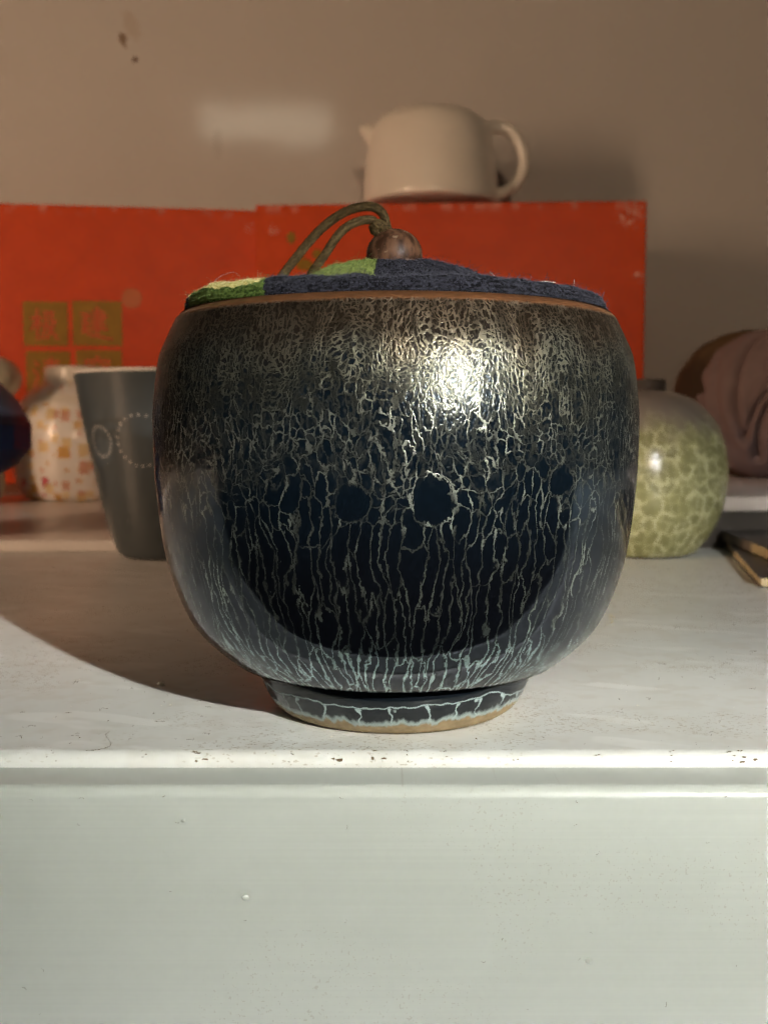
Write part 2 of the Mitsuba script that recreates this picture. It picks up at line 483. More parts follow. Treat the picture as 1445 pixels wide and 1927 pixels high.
def foot_col(p, n, uv):
    Z, edge, line, pale = foot_parts(p)
    c = mix((0.004, 0.006, 0.009), (0.34, 0.42, 0.42), dr.clip(line * 0.85, 0, 1))
    c = mix(c, (0.30, 0.36, 0.35), 0.85 * pale)
    clay = mix((0.15, 0.105, 0.050), (0.30, 0.215, 0.115), fbm(p.x * 900, p.y * 900, p.z * 900, 2))
    return mix(c, clay, 1 - smoothstep(-0.5, 0.15, Z - edge))


def foot_rough(p, n, uv):
    Z, edge, line, pale = foot_parts(p)
    return mi.Float(0.16) + 0.5 * (1 - smoothstep(-0.5, 0.3, Z - edge)) + 0.1 * line


def foot_bump(p, n, uv):
    Z, edge, line, pale = foot_parts(p)
    return 0.00002 * line + 0.00010 * smoothstep(-0.4, 0.4, Z - edge) + 0.00006 * fbm(p.x * 1300, p.y * 1300, p.z * 1300, 2) * (1 - smoothstep(-0.5, 0.3, Z - edge))


bumped('foot_glaze', foot_bump, 6e-5, base_color=proc(foot_col), roughness=proc(foot_rough), specular=0.7)
r_, z_ = profile([(0.0, 0.0015), (0.020, 0.0015), (0.0210, 0.0002), (0.0226, 0.0), (0.0237, 0.0002), (0.0251, 0.0010), (0.0264, 0.0024), (0.0276, 0.0045), (0.0284, 0.0065), (0.0287, 0.0082), (0.0284, 0.0096), (0.0275, 0.0101)], 70)
ms, uv = lathe(r_, z_, 192)
add(jar + '__foot', ms, 'foot_glaze', smooth=True, uv=uv, label='low foot ring, black glaze ending in a wavy pale edge above bare brown clay')

# ================================================================== the cloth lid
LP = PchipInterpolator([0, .011, .016, .020, .0235, .028, .034, .038, .042, .0440], [.0928, .0926, .0912, .0891, .0876, .0866, .0856, .0851, .0845, .0835])


def lid_z(x, y):
    r = np.hypot(x, y)
    z = LP(np.clip(r * 1.022, 0, .0440))
    n = meshkit.fbm(np.stack([x * 90 + 5, y * 90 + 3, x * 0], -1), 3, 4) - 0.5
    lump = 0.0012 * np.exp(-((x + 0.027) ** 2 + (y + 0.020) ** 2) / 0.011 ** 2) + 0.0008 * np.exp(-((x - 0.034) ** 2 + (y + 0.014) ** 2) / 0.006 ** 2)
    dip = -0.0008 * np.exp(-((x - 0.024) ** 2 + (y + 0.008) ** 2) / 0.005 ** 2)
    fine = meshkit.fbm(np.stack([x * 330 + 2, y * 330 + 9, x * 0], -1), 2, 14) - 0.5
    edge_l = 0.0009 * np.clip((-x - 0.028) / 0.008, 0, 1) * np.clip((r - 0.034) / 0.006, 0, 1)
    return z + edge_l + 0.0011 * fine + (0.0026 * n + lump + dip) * np.clip((0.046 - r) / 0.012, 0, 1)


NR, NT = 150, 520
rads = np.concatenate([np.linspace(0.0004, 0.0428, NR)])
ths = np.linspace(0, 2 * np.pi, NT, endpoint=False)
RR, TT = np.meshgrid(rads, ths, indexing='ij')
VX, VY = RR * np.cos(TT), RR * np.sin(TT)
VZ = lid_z(VX, VY)
# the rolled edge that goes down inside the rim
edge_r = np.array([.04305, .04318, .0431, .0428, .0420])
edge_z = np.array([.0830, .0824, .0820, .0817, .0815])
ex = np.outer(edge_r, np.cos(ths)); ey = np.outer(edge_r, np.sin(ths))
wavy = 0.00035 * (meshkit.fbm(np.stack([np.cos(ths) * 8 + 20, np.sin(ths) * 8 + 20, ths * 0], -1), 3, 2) - 0.5)
ez = edge_z[:, None] + wavy[None] * 1.0 + (0.0009 * np.clip((-0.0438 * np.cos(ths) - 0.028) / 0.008, 0, 1))[None] * np.array([1, .7, .4, .1, 0])[:, None]
VX, VY, VZ = np.vstack([VX, ex]), np.vstack([VY, ey]), np.vstack([VZ, ez])
P = np.stack([VX, VY, VZ], -1)
# terry loops: a small relief of the cloth
du = np.gradient(P, axis=0); dv = np.gradient(P, axis=1)
N = np.cross(du, dv)
N /= np.linalg.norm(N, axis=-1, keepdims=True) + 1e-12
N *= np.sign(N[..., 2:3] + 1e-9)
loops = meshkit.noise(P * 1500, 3) * 0.6 + meshkit.noise(P * 3100, 5) * 0.4
rad_ = np.hypot(VX, VY)
N[-5:] = np.stack([np.cos(TT[:1].repeat(5, 0)), np.sin(TT[:1].repeat(5, 0)), 0 * TT[:1].repeat(5, 0)], -1)
P = P + N * (0.00062 * (loops - 0.5))[..., None]
NRR = len(P)
verts = P.reshape(-1, 3)
i, j = np.meshgrid(np.arange(NRR - 1), np.arange(NT), indexing='ij')
q = np.stack([i * NT + j, (i + 1) * NT + j, (i + 1) * NT + (j + 1) % NT, i * NT + (j + 1) % NT], -1).reshape(-1, 4)
cen = verts[q].mean(1)


def patch_of(x, y):
    """0 navy, 1 light green, 2 deep green, 3 yellow, 4 dark scrap: the pieces of cloth, in the plane of the lid."""
    wob = 0.0007 * (meshkit.noise(np.stack([x * 260, y * 260, x * 0], -1), 8) - 0.5)
    x, y = x + wob, y + wob
    out = np.zeros(x.shape, int)
    out[(x < -0.004) & (y > -0.0270 - 0.10 * (x + 0.0235))] = 1
    out[(x < -0.0235)] = 2
    r = np.hypot(x, y)
    out[(x < -0.0245) & ((r < 0.0424 - 0.06 * (x + 0.034)) | (x < -0.0402))] = 3
    out[(x < -0.0402) & (np.hypot(x, y) > 0.04312)] = 4
    return out


which = patch_of(cen[:, 0], cen[:, 1])
lid = thing('cloth_stopper', 'padded patchwork cloth stopper of navy, green and yellow fuzzy fabric closing the tea jar', 'lid')


def cloth(key, a, b):
    def col(p, n, uv, a=a, b=b):
        return mix(a, b, smoothstep(0.30, 0.70, fbm(p.x * 2300, p.y * 2300, p.z * 2300, 2)))
    mat(key, base_color=proc(col), roughness=0.95, specular=0.15, sheen=0.4)


CLOTH = [('navy_cloth', (0.0022, 0.0022, 0.0034), (0.027, 0.0275, 0.038)), ('light_green_cloth', (0.085, 0.12, 0.024), (0.24, 0.30, 0.085)),
         ('deep_green_cloth', (0.022, 0.045, 0.008), (0.105, 0.155, 0.035)), ('yellow_cloth', (0.40, 0.33, 0.09), (0.70, 0.60, 0.26)), ('dark_cloth', (0.008, 0.010, 0.018), (0.03, 0.035, 0.055))]
PNAMES = ['navy fuzzy patch covering most of the lid', 'bright light green patch on the left of the mound', 'deep green patch at the left edge', 'pale yellow patch at the upper left edge', 'small dark scrap at the far left edge']
for k_, (ck, a, b) in enumerate(CLOTH):
    cloth(ck, a, b)
    qq = q[which == k_]
    if len(qq) == 0:
        continue
    used = np.unique(qq)
    re = np.full(len(verts), -1); re[used] = np.arange(len(used))
    f4 = re[qq]
    add(lid + '__fabric_patch', (verts[used], np.vstack([f4[:, [0, 1, 2]], f4[:, [0, 2, 3]]])), ck, smooth=True, label=PNAMES[k_])

# fuzz of the cloth: short bent fibres, one object per patch colour
normals = np.cross(verts[q[:, 1]] - verts[q[:, 0]], verts[q[:, 2]] - verts[q[:, 0]])
areas = np.linalg.norm(normals, axis=1) / 1.0
normals /= areas[:, None] + 1e-18
normals *= np.where((normals[:, 2:3] < 0) & (np.hypot(cen[:, 0], cen[:, 1]) < 0.0427)[:, None], -1, 1)
outward = np.stack([cen[:, 0], cen[:, 1], 0 * cen[:, 0]], 1)
flip = ((normals * outward).sum(1) < 0) & (np.hypot(cen[:, 0], cen[:, 1]) > 0.0427)
normals[flip] *= -1
front = cen[:, 1] < 0.016
prob = areas * front
prob /= prob.sum()
pick = rng.choice(len(q), 19000, p=prob)
fib = {k_: [] for k_ in range(5)}
for t in pick:
    L = rng.uniform(0.0003, 0.0007) if rng.random() < 0.955 else rng.uniform(0.0012, 0.0026)
    d0 = normals[t] + rng.normal(0, 0.55, 3)
    d0 /= np.linalg.norm(d0)
    d1 = d0 + rng.normal(0, 0.7, 3) + np.array([0, 0, -0.25])
    d1 /= np.linalg.norm(d1)
    p0 = cen[t]
    pts = np.array([p0, p0 + d0 * L * 0.5, p0 + d0 * L * 0.5 + d1 * L * 0.5])
    fib[which[t]].append(tube(pts, np.array([1, 0.8, 0.35]) * rng.uniform(0.000022, 0.00004), 3, cap=False))
for k_, lst in fib.items():
    if lst:
        fk = CLOTH[k_][0] + '_fuzz'
        mat(fk, base_color=[(0.070, 0.071, 0.088), (0.42, 0.50, 0.18), (0.20, 0.27, 0.08), (0.78, 0.70, 0.38), (0.07, 0.075, 0.09)][k_], roughness=0.9, specular=0.2)
        add(lid + '__fuzz', join(lst), fk, smooth=True, kind='stuff')

mat('thread_white', base_color=(0.72, 0.68, 0.58), roughness=0.8, specular=0.2)
LY = -0.030
thr = curve([at(922, 512, -0.016), at(938, 526, -0.020), at(962, 541, -0.026), at(1000, 546, -0.030), at(1010, 534, -0.029), at(1030, 529, -0.027), at(1045, 531, -0.025)], 40)
thr = thr + rng.normal(0, 0.00004, thr.shape)
add(lid + '__loose_thread', tube(thr, 0.00011, 6), 'thread_white', smooth=True, label='loose white thread lying on the right side of the navy cloth')
thr = curve([at(1070, 546, -0.018), at(1088, 548, -0.018), at(1102, 558, -0.018)], 14)
add(lid + '__loose_thread', tube(thr, 0.00008, 6), 'thread_white', smooth=True)
thr = curve([at(1075, 547, -0.016), at(1079, 538, -0.016), at(1080, 525, -0.016)], 10)
add(lid + '__loose_thread', tube(thr, 0.00006, 6), 'thread_white', smooth=True)
thr = curve([at(400, 537, -0.012), at(414, 520, -0.012), at(432, 513, -0.012), at(443, 512, -0.012), at(448, 518, -0.012)], 24)
add(lid + '__loose_thread', tube(thr, 0.000035, 5), 'thread_white', smooth=True)


# bead
def bead_col(p, n, uv):
    g = fbm(p.x * 900, p.y * 900, p.z * 260, 3)
    f = smoothstep(0.62, 0.72, fbm(p.x * 420 + 9, p.y * 420, p.z * 420, 3))
    return mix(mix((0.050, 0.021, 0.011), (0.17, 0.085, 0.046), smoothstep(0.3, 0.7, g)), (0.48, 0.34, 0.24), 0.75 * f)


bumped('bead_wood', lambda p, n, uv: 0.00016 * fbm(p.x * 1100, p.y * 1100, p.z * 500, 3), 6e-5, base_color=proc(bead_col), roughness=0.48, specular=0.35)
bc = at(742, 480, 0.0)
a_ = np.linspace(-np.pi / 2, np.pi / 2, 40)
ms, uv = lathe(0.00585 * np.cos(a_), 0.0054 * np.sin(a_), 64, at_=(bc[0], 0.0, bc[2]))
add(lid + '__bead', ms, 'bead_wood', smooth=True, uv=uv, label='round brown wooden bead on top of the cloth')


# cord: two strands of twisted cord, tied in a knot beside the bead
def cord_mesh(c, R, pitch=0.0021, n=220, plies=4, sides=8):
    """Twisted plies along the path c."""
    t = np.gradient(c, axis=0)
    L = np.concatenate([[0], np.cumsum(np.linalg.norm(np.diff(c, axis=0), axis=1))])
    t /= np.linalg.norm(t, axis=1, keepdims=True)
    ref = np.array([0, 1.0, 0])
    A = []
    for i_ in range(len(c)):
        ref = ref - t[i_] * (ref @ t[i_]); ref /= np.linalg.norm(ref); A.append(ref)
    A = np.array(A); B = np.cross(t, A)
    out = []
    for k_ in range(plies):
        ph = 2 * np.pi * (L / pitch + k_ / plies)
        pc = c + R * 0.50 * (np.cos(ph)[:, None] * A + np.sin(ph)[:, None] * B)
        out.append(tube(pc, R * 0.56, sides))
    return join(out)


def cord_col(p, n, uv):
    return mix((0.050, 0.032, 0.012), (0.155, 0.105, 0.042), smoothstep(0.3, 0.75, fbm(p.x * 3000, p.y * 3000, p.z * 3000, 2)))


bumped('cord_fibre', lambda p, n, uv: 0.00008 * fbm(p.x * 3600, p.y * 3600, p.z * 3600, 2), 5e-5, base_color=proc(cord_col), roughness=0.8, specular=0.25, sheen=0.4)
RC = 0.00094
s1 = curve([at(742, 440, 0.0), at(728, 428, -0.0005), at(722, 405, -0.001), at(708, 391, -0.0012), at(684, 388, -0.001), at(650, 398, 0.0), at(615, 421, 0.001), at(582, 454, 0.002), at(556, 486, 0.003), at(534, 515, 0.004), at(520, 540, 0.005)], 220)
s2 = curve([at(712, 432, -0.0015), at(700, 414, -0.0022), at(678, 415, -0.003), at(652, 427, -0.0035), at(630, 450, -0.003), at(612, 478, -0.002), at(592, 505, 0.0), at(580, 530, 0.003)], 180)
cord = lid + '__cord'
add(cord, join([cord_mesh(s1, RC), cord_mesh(s2, RC * 0.95)]), 'cord_fibre', smooth=True, label='two bowed strands of olive-brown twisted cord')
kc = at(711, 428, -0.002)
kn = []
for (ax, tl, rr_) in [((0.3, 0.8, 0.5), 0.0, 0.00105), ((-0.6, 0.5, 0.6), 1.2, 0.00100), ((0.1, 0.2, 1.0), 2.2, 0.0011)]:
    ax = np.array(ax) / np.linalg.norm(ax)
    u_ = np.cross(ax, [0, 0, 1.0] if abs(ax[2]) < .9 else [1.0, 0, 0]); u_ /= np.linalg.norm(u_); v_ = np.cross(ax, u_)
    aa = np.linspace(0, 2 * np.pi * 1.02, 70)
    kn.append(cord_mesh(kc + rr_ * (np.cos(aa)[:, None] * u_ + np.sin(aa)[:, None] * v_) + 0.00025 * np.sin(2 * aa)[:, None] * ax, RC * 0.85, n=70))
kn.append(cord_mesh(curve([kc, at(722, 432, -0.001), at(738, 440, 0.0)], 40), RC * 1.05))
add(cord + '__knot', join(kn), 'cord_fibre', smooth=True)


# ================================================================== red gift boxes
def box_frame(pl, dl, pr, dr_):
    """Front face from image column pl at depth dl to column pr at depth dr_ (camera space depth)."""
    a = np.array([(pl - PX) / F * dl + CAM[0], dl + CAM[1]])
    b = np.array([(pr - PX) / F * dr_ + CAM[0], dr_ + CAM[1]])
    return a, b


def scuff_field(p, pts):
    k = mi.Float(0)
    for (c, r) in pts:
        d = dr.sqrt(dr.square(p.x - c[0]) + dr.square(p.y - c[1]) + dr.square(p.z - c[2]))
        k = dr.maximum(k, 1 - smoothstep(0.3 * r, r, d))
    return k


def make_box(a, b, z0, z1, depth, base, key, label, pts):
    u = (b - a); Lx = np.linalg.norm(u); u /= Lx
    ang = math.atan2(u[1], u[0])
    k = thing('gift_box', label, 'box')
    M = Tr(a[0], a[1], 0) @ Rz(ang)

    def col(p, n, uv, pts=pts, z1=z1):
        w = fbm(p.x * 60, p.y * 60, p.z * 60, 3)
        c = mix((0.51, 0.043, 0.0004), (0.61, 0.058, 0.001), w)
        top = smoothstep(z1 - 0.010, z1 - 0.001, p.z) * smoothstep(0.50, 0.66, fbm(p.x * 150, p.y * 150, p.z * 90, 3))
        sc = scuff_field(p, pts) * smoothstep(0.50, 0.68, fbm(p.x * 620 + p.z * 560, p.y * 300, p.z * 240 - p.x * 200, 3))
        return mix(c, (0.80, 0.55, 0.46), dr.clip(0.30 * top + 0.75 * sc, 0, 1))
    mat(key, base_color=proc(col), roughness=0.42, specular=0.25)
    m_ = rounded_box(Lx, depth, z1 - z0 - base, 0.0016, 4)
    m_.apply_translation([Lx / 2, depth / 2, (z0 + base + z1) / 2])
    add(k + '__body', moved(m_, M), key, smooth=40)
    m_ = trimesh.creation.box([Lx - 0.004, depth - 0.004, base - 0.0006])
    m_.apply_translation([Lx / 2, depth / 2, z0 + base / 2 - 0.0001])
    add(k + '__base', moved(m_, M), 'box_base', label='dark base under the red cover')
    return k, M, Lx, u


mat('box_base', base_color=(0.16, 0.05, 0.02), roughness=0.6, specular=0.3)
BOXZ = 0.0063
aL, bL = box_frame(-170, 0.8505, 489, 0.889)
zL = 0.2425
kL, ML, LxL, uL = make_box(aL, bL, BOXZ, zL, 0.085, 0.008, 'red_card_left', 'left orange-red gift box with four gold seal squares printed on its front', [(at(470, 428, bL[1]), 0.006)])
aR, bR = box_frame(485, 0.845, 1208, 0.829)
kR, MR, LxR, uR = make_box(aR, bR, 0.0002, 0.2376, 0.118, 0.008, 'red_card_right', 'right orange-red gift box behind the tea jar, carrying the cream pitcher, its corner scuffed', [(at(1188, 398, bR[1]), 0.016), (at(515, 432, aR[1]), 0.006), (at(1203, 520, bR[1]), 0.006)])


def on_face(px, py, a, u):
    """(distance along the face, z) of the point of a box front seen at this place."""
    n = np.array([u[1], -u[0]])
    d = ray(px, py)
    t = (n @ (a - CAM[:2])) / (n @ d[:2])
    p = CAM + d * t
    return float((p[:2] - a) @ u), float(p[2])


def face_plate(s0, s1, z0, z1, off, th, M, jitter=0.0):
    m_ = trimesh.creation.box([s1 - s0, th, z1 - z0])
    m_.apply_translation([(s0 + s1) / 2, -off - th / 2, (z0 + z1) / 2])
    return moved(m_, M)


def gold_col(p, n, uv):
    return mix((0.19, 0.095, 0.002), (0.25, 0.135, 0.004), fbm(p.x * 120, p.y * 120, p.z * 120, 3))


mat('gold_print', base_color=proc(gold_col), roughness=0.42, metallic=0.2, specular=0.3)
mat('red_glyph', base_color=(0.50, 0.055, 0.002), roughness=0.45, specular=0.4)
GLYPHS = {
    'jian': [[(.55, 1.0), (.55, .24)], [(.40, .86), (.73, .86), (.73, .60)], [(.32, .73), (.84, .73)], [(.40, .60), (.73, .60)], [(.36, .48), (.78, .48)], [(.32, .36), (.84, .36)],
             [(.08, .80), (.27, .80), (.12, .57), (.28, .56), (.10, .26)], [(.10, .46), (.30, .20), (.97, .07)]],
    'ji': [[(.08, .70), (.46, .70)], [(.28, .95), (.28, .06)], [(.28, .65), (.08, .36)], [(.30, .62), (.44, .46)], [(.50, .86), (.80, .86), (.72, .60), (.88, .60), (.58, .08)], [(.60, .86), (.55, .40), (.42, .08)], [(.60, .52), (.94, .08)]],
    'qing': [[(.10, .85), (.20, .75)], [(.06, .60), (.16, .50)], [(.06, .12), (.22, .42)], [(.42, .86), (.90, .86)], [(.47, .73), (.85, .73)], [(.36, .60), (.95, .60)], [(.65, .98), (.65, .60)],
             [(.46, .06), (.46, .48), (.85, .48), (.85, .08)], [(.46, .35), (.85, .35)], [(.46, .22), (.85, .22)]],
    'yao': [[(.5, 1.0), (.5, .88)], [(.12, .70), (.14, .87), (.88, .87), (.84, .70)], [(.38, .78), (.22, .62)], [(.62, .78), (.80, .63)], [(.35, .60), (.24, .45)], [(.32, .50), (.76, .50)], [(.18, .34), (.86, .34)], [(.5, .50), (.5, .10)], [(.24, .27), (.24, .10), (.79, .10), (.79, .27)]]}


def glyph_mesh(strokes, s0, s1, z0, z1, off, M, w):
    from shapely.geometry import LineString
    from shapely import union_all
    g = union_all([LineString([(s0 + (s1 - s0) * x, z0 + (z1 - z0) * y) for x, y in st]).buffer(w / 2, quad_segs=3) for st in strokes])
    parts = []
    for pg in getattr(g, 'geoms', [g]):
        e = trimesh.creation.extrude_polygon(pg, 0.00025, engine='earcut')
        vv = e.vertices
        e.vertices = np.c_[vv[:, 0], -off - vv[:, 2], vv[:, 1]]
        e.faces = e.faces[:, ::-1]
        parts.append(e)
    return moved(trimesh.util.concatenate(parts), M)


for (x0, y0, x1, y1, g, lab) in [(44, 568, 127, 650, 'ji', 'upper left gold square with a red character'), (137, 567, 229, 650, 'jian', 'upper right gold square with a red character'),
                                (50, 661, 132, 742, 'qing', 'lower left gold square with a red character'), (144, 659, 229, 742, 'yao', 'lower right gold square with a red character')]:
    sa, za = on_face(x0 + 1, y1, aL, uL)
    sb, zb_ = on_face(x1, y0, aL, uL)
    k = add(kL + '__gold_square', face_plate(sa, sb, za, zb_, 0.0001, 0.0003, ML), 'gold_print', label=lab)
    w_, h_ = sb - sa, zb_ - za
    add(k + '__character', glyph_mesh(GLYPHS[g], sa + .13 * w_, sa + .80 * w_, za + .10 * h_, za + .86 * h_, 0.00045, ML, 0.0021), 'red_glyph')


def disc_print(cx, cy, rpx, a, u, M, off=0.0002, squash=1.0):
    s, z = on_face(cx, cy, a, u)
    e = trimesh.creation.cylinder(rpx / F * 0.86, 0.0002, sections=28)
    e.apply_transform(trimesh.transformations.rotation_matrix(math.pi / 2, [1, 0, 0]))
    e.vertices[:, 2] *= squash
    e.apply_translation([s, -off, z])
    return moved(e, M)


mat('faint_gold', base_color=(0.46, 0.10, 0.010), roughness=0.4, specular=0.4)
add(kL + '__round_print', disc_print(248, 561, 19, aL, uL, ML), 'faint_gold', label='faint round gold print right of the squares')
for (cx_, cy_, r_2, sq) in [(548, 447, 8, 1.3), (572, 497, 15, 0.7), (597, 478, 9, 1.0), (566, 474, 7, 1.5), (588, 505, 10, 1.0)]:
    add(kR + '__leaf_print', disc_print(cx_, cy_, r_2, aR, uR, MR, squash=sq), 'gold_print')

# ================================================================== cream pitcher on the right box
mat('cream_glaze', base_color=proc(lambda p, n, uv: mix((0.85, 0.81, 0.72), (0.89, 0.85, 0.77), fbm(p.x * 40, p.y * 40, p.z * 40, 3))), roughness=0.20, specular=0.5)
mat('dark_clay', base_color=(0.10, 0.07, 0.05), roughness=0.8, specular=0.2)
pit = thing('pitcher', 'cream ceramic pitcher with short spout and loop handle standing on the right red box', 'pitcher')
PYD = 0.885 + CAM[1]
ctr = at(810, 378, PYD)
pz0 = 0.2378
sc = 0.905 / F
prof = [(0, 0.0042), (0.030, 0.0042), (0.046, 0.0052), (0.0525, 0.0062), (0.0553, 0.0075), (0.0556, 0.012), (0.0547, 0.030), (0.0533, 0.045), (0.0512, 0.058), (0.0480, 0.0685), (0.0440, 0.0745), (0.0385, 0.0785), (0.034, 0.0800), (0.0325, 0.0795), (0.033, 0.077), (0.044, 0.066), (0.050, 0.04), (0.050, 0.012), (0.0, 0.009)]
r_, z_ = profile(prof, 120)
ms, uv = lathe(r_, z_, 96, at_=(ctr[0], PYD, pz0))
add(pit + '__body', ms, 'cream_glaze', smooth=True, uv=uv)
r_, z_ = profile([(0.0, 0.0002), (0.0295, 0.0002), (0.0305, 0.001), (0.0305, 0.0043)], 20)
ms, uv = lathe(r_, z_, 64, at_=(ctr[0], PYD, pz0))
add(pit + '__foot', ms, 'dark_clay', smooth=40, uv=uv, label='dark unglazed foot')
hp = curve([at(900, 249, PYD), at(918, 241, PYD), at(944, 239, PYD), at(968, 254, PYD), at(983, 285, PYD), at(985, 315, PYD), at(970, 345, PYD), at(945, 363, PYD), at(918, 371, PYD)], 50)
hw = np.interp(np.linspace(0, 1, 50), [0, .12, .5, .9, 1], [0.0066, 0.0055, 0.0047, 0.0050, 0.0062])
add(pit + '__handle', tube(hp, hw, 16), 'cream_glaze', smooth=True)
sp = curve([at(716, 262, PYD), at(700, 253, PYD), at(688, 246, PYD), at(678, 245, PYD)], 20)
add(pit + '__spout', tube(sp, np.linspace(0.0120, 0.0036, 20), 16), 'cream_glaze', smooth=True)

# ================================================================== mosaic pot (left)
POTD = 0.800
PY2 = POTD + CAM[1]
pc_ = at(150, 940, PY2)
POTZ = 0.0063


def mosaic(p, n, uv):
    th = dr.atan2(p.x - float(pc_[0]), -(p.y - float(PY2)))
    X, Z = th * 50.0, (p.z - POTZ) * 1000.0
    out = mi.Color3f(0.80, 0.77, 0.73)
    amb = mi.Float(0)
    for (cw, sx_, sz_, seed) in [(10.0, 0.0, 0.0, 3), (13.0, 4.0, 7.0, 9)]:
        gx, gz = (X + sx_) / cw, (Z + sz_) / cw
        ix, iz = dr.floor(gx), dr.floor(gz)
        a_, b_, c_, s_ = (cell_rand(ix, iz, seed + k_) for k_ in range(4))
        half = 0.10 + 0.25 * s_
        ux, uz = gx - ix - 0.5 - 0.45 * (a_ - 0.5), gz - iz - 0.5 - 0.45 * (b_ - 0.5)
        h2 = half * (0.75 + 0.5 * a_)
        inside = (1 - smoothstep(half - 0.03, half + 0.03, dr.abs(ux))) * (1 - smoothstep(h2 - 0.03, h2 + 0.03, dr.abs(uz)))
        on = dr.select(c_ > 0.18, 1.0, 0.0)
        col = mix((0.62, 0.36, 0.10), (0.66, 0.46, 0.22), b_)
        col = dr.select(c_ < 0.42, mi.Color3f(0.74, 0.57, 0.30), dr.select((c_ > 0.70) & (c_ < 0.87), mi.Color3f(0.60, 0.30, 0.20), col))
        col = dr.select(c_ > 0.87, mi.Color3f(0.50, 0.04, 0.08), col)
        out = mix(out, col, inside * on * (0.6 + 0.4 * s_))
    # plain band of the shoulder
    plain = smoothstep(71, 72.5, Z) * (1 - smoothstep(78, 79, Z)) + smoothstep(88, 89, Z)
    return mix(out, (0.74, 0.70, 0.62), plain)


mat('mosaic_glaze', base_color=proc(mosaic), roughness=0.22, specular=0.5)
k = thing('mosaic_pot', 'round white pot patterned with ochre and red squares, beside the grey cup', 'pot')
prof = [(0.0, 0.0), (0.034, 0.0), (0.040, 0.002), (0.0455, 0.012), (0.0482, 0.028), (0.0485, 0.046), (0.0468, 0.058), (0.0440, 0.0665), (0.0405, 0.0715)]
prof_z = [0, .001, .004, .012, .030, .050, .064, .072, .078]
r_, z_ = profile(prof, 80)
ms, uv = lathe(r_, z_, 96, at_=(pc_[0], PY2, POTZ))
add(k + '__body', ms, 'mosaic_glaze', smooth=True, uv=uv)
r_, z_ = profile([(0.0412, 0.0712), (0.0420, 0.0720), (0.0405, 0.0745), (0.036, 0.0800), (0.030, 0.0850), (0.0250, 0.0880), (0.0238, 0.0930), (0.0234, 0.0985), (0.0220, 0.1000), (0.0, 0.1004)], 60)
ms, uv = lathe(r_, z_, 96, at_=(pc_[0], PY2, POTZ))
add(k + '__lid', ms, 'mosaic_glaze', smooth=True, uv=uv)

# ================================================================== cream round knob behind the blue vase
k = thing('cream_pot', 'cream round lidded pot mostly hidden behind the blue vase at the left edge', 'pot')
CD = 0.74
cc = at(-18, 712, CD + CAM[1])
mat('cream_pale', base_color=(0.62, 0.58, 0.44), roughness=0.3, specular=0.5)
rr_ = 56 / F * CD
a_ = np.linspace(-np.pi / 2, np.pi / 2, 40)
ms, uv = lathe(rr_ * np.cos(a_), rr_ * 0.78 * np.sin(a_), 64, at_=(cc[0], CD + CAM[1], cc[2]))
add(k + '__lid', ms, 'cream_pale', smooth=True, uv=uv)
r_, z_ = profile([(0.0, 0.0), (0.030, 0.0), (0.036, 0.012), (0.036, 0.05), (0.028, cc[2] - 0.0063 - rr_ * 0.75), (0.0, cc[2] - 0.0063 - rr_ * 0.7)], 40)
ms, uv = lathe(r_, z_, 64, at_=(cc[0] - 0.030, CD + CAM[1], 0.0063))
add(k + '__body', ms, 'cream_pale', smooth=True, uv=uv)

# ================================================================== blue faceted vase at the left edge
k = thing('blue_vase', 'dark blue glossy faceted vase cut by the left edge of the picture', 'vase')
BD = 0.52
BY = BD + CAM[1]


def hz(py, D=BD):
    return at(722, py, D + CAM[1])[2]


bx = at(48, 830, BY)[0] - 0.056
mat('blue_glaze', base_color=proc(lambda p, n, uv: mix(mix((0.009, 0.016, 0.042), (0.014, 0.024, 0.060), fbm(p.x * 120, p.y * 120, p.z * 120, 3)), (0.15, 0.22, 0.36), smoothstep(REFLECT_Z - 0.0016, REFLECT_Z + 0.0016, p.z))), roughness=0.45, specular=0.2)  # paler upper part: a bright reflection painted into the glaze colour
REFLECT_Z = float(hz(781))
prof = [(0.0, 0.0), (0.030, 0.0), (0.032, 0.003), (0.036, hz(905)), (0.0485, hz(878)), (0.0560, hz(845)), (0.0565, hz(800)), (0.050, hz(752)), (0.040, hz(712)), (0.022, hz(675)), (0.018, hz(660)), (0.020, hz(640)), (0.0, hz(640))]
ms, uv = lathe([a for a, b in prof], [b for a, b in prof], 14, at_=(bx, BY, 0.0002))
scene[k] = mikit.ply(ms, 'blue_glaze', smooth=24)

# ================================================================== grey cup with dotted circles
MD = 0.484
MY = MD + CAM[1]
mx = -0.0997 + CAM[0]


def cup_col(p, n, uv):
    th = dr.atan2(p.x - mx, -(p.y - MY))
    X, Z = th * 36.0, p.z * 1000.0
    out = mi.Color3f(0.058, 0.070, 0.074) * (0.94 + 0.12 * fbm(p.x * 90, p.y * 90, p.z * 90, 3))
    for (cx_, cz_, r_2, nd) in CIRCLES:
        dx, dz = X - cx_, Z - cz_
        d, a_ = dr.sqrt(dx * dx + dz * dz), dr.atan2(dz, dx)
        k_ = a_ * (nd / (2 * math.pi))
        fr = (k_ - dr.floor(k_) - 0.5) * (2 * math.pi * r_2 / nd)
        dot = 1 - smoothstep(0.42, 0.72, dr.sqrt(dr.square(fr) + dr.square(d - r_2)))
        out = mix(out, (0.50, 0.49, 0.46), 0.75 * dot)
    return out


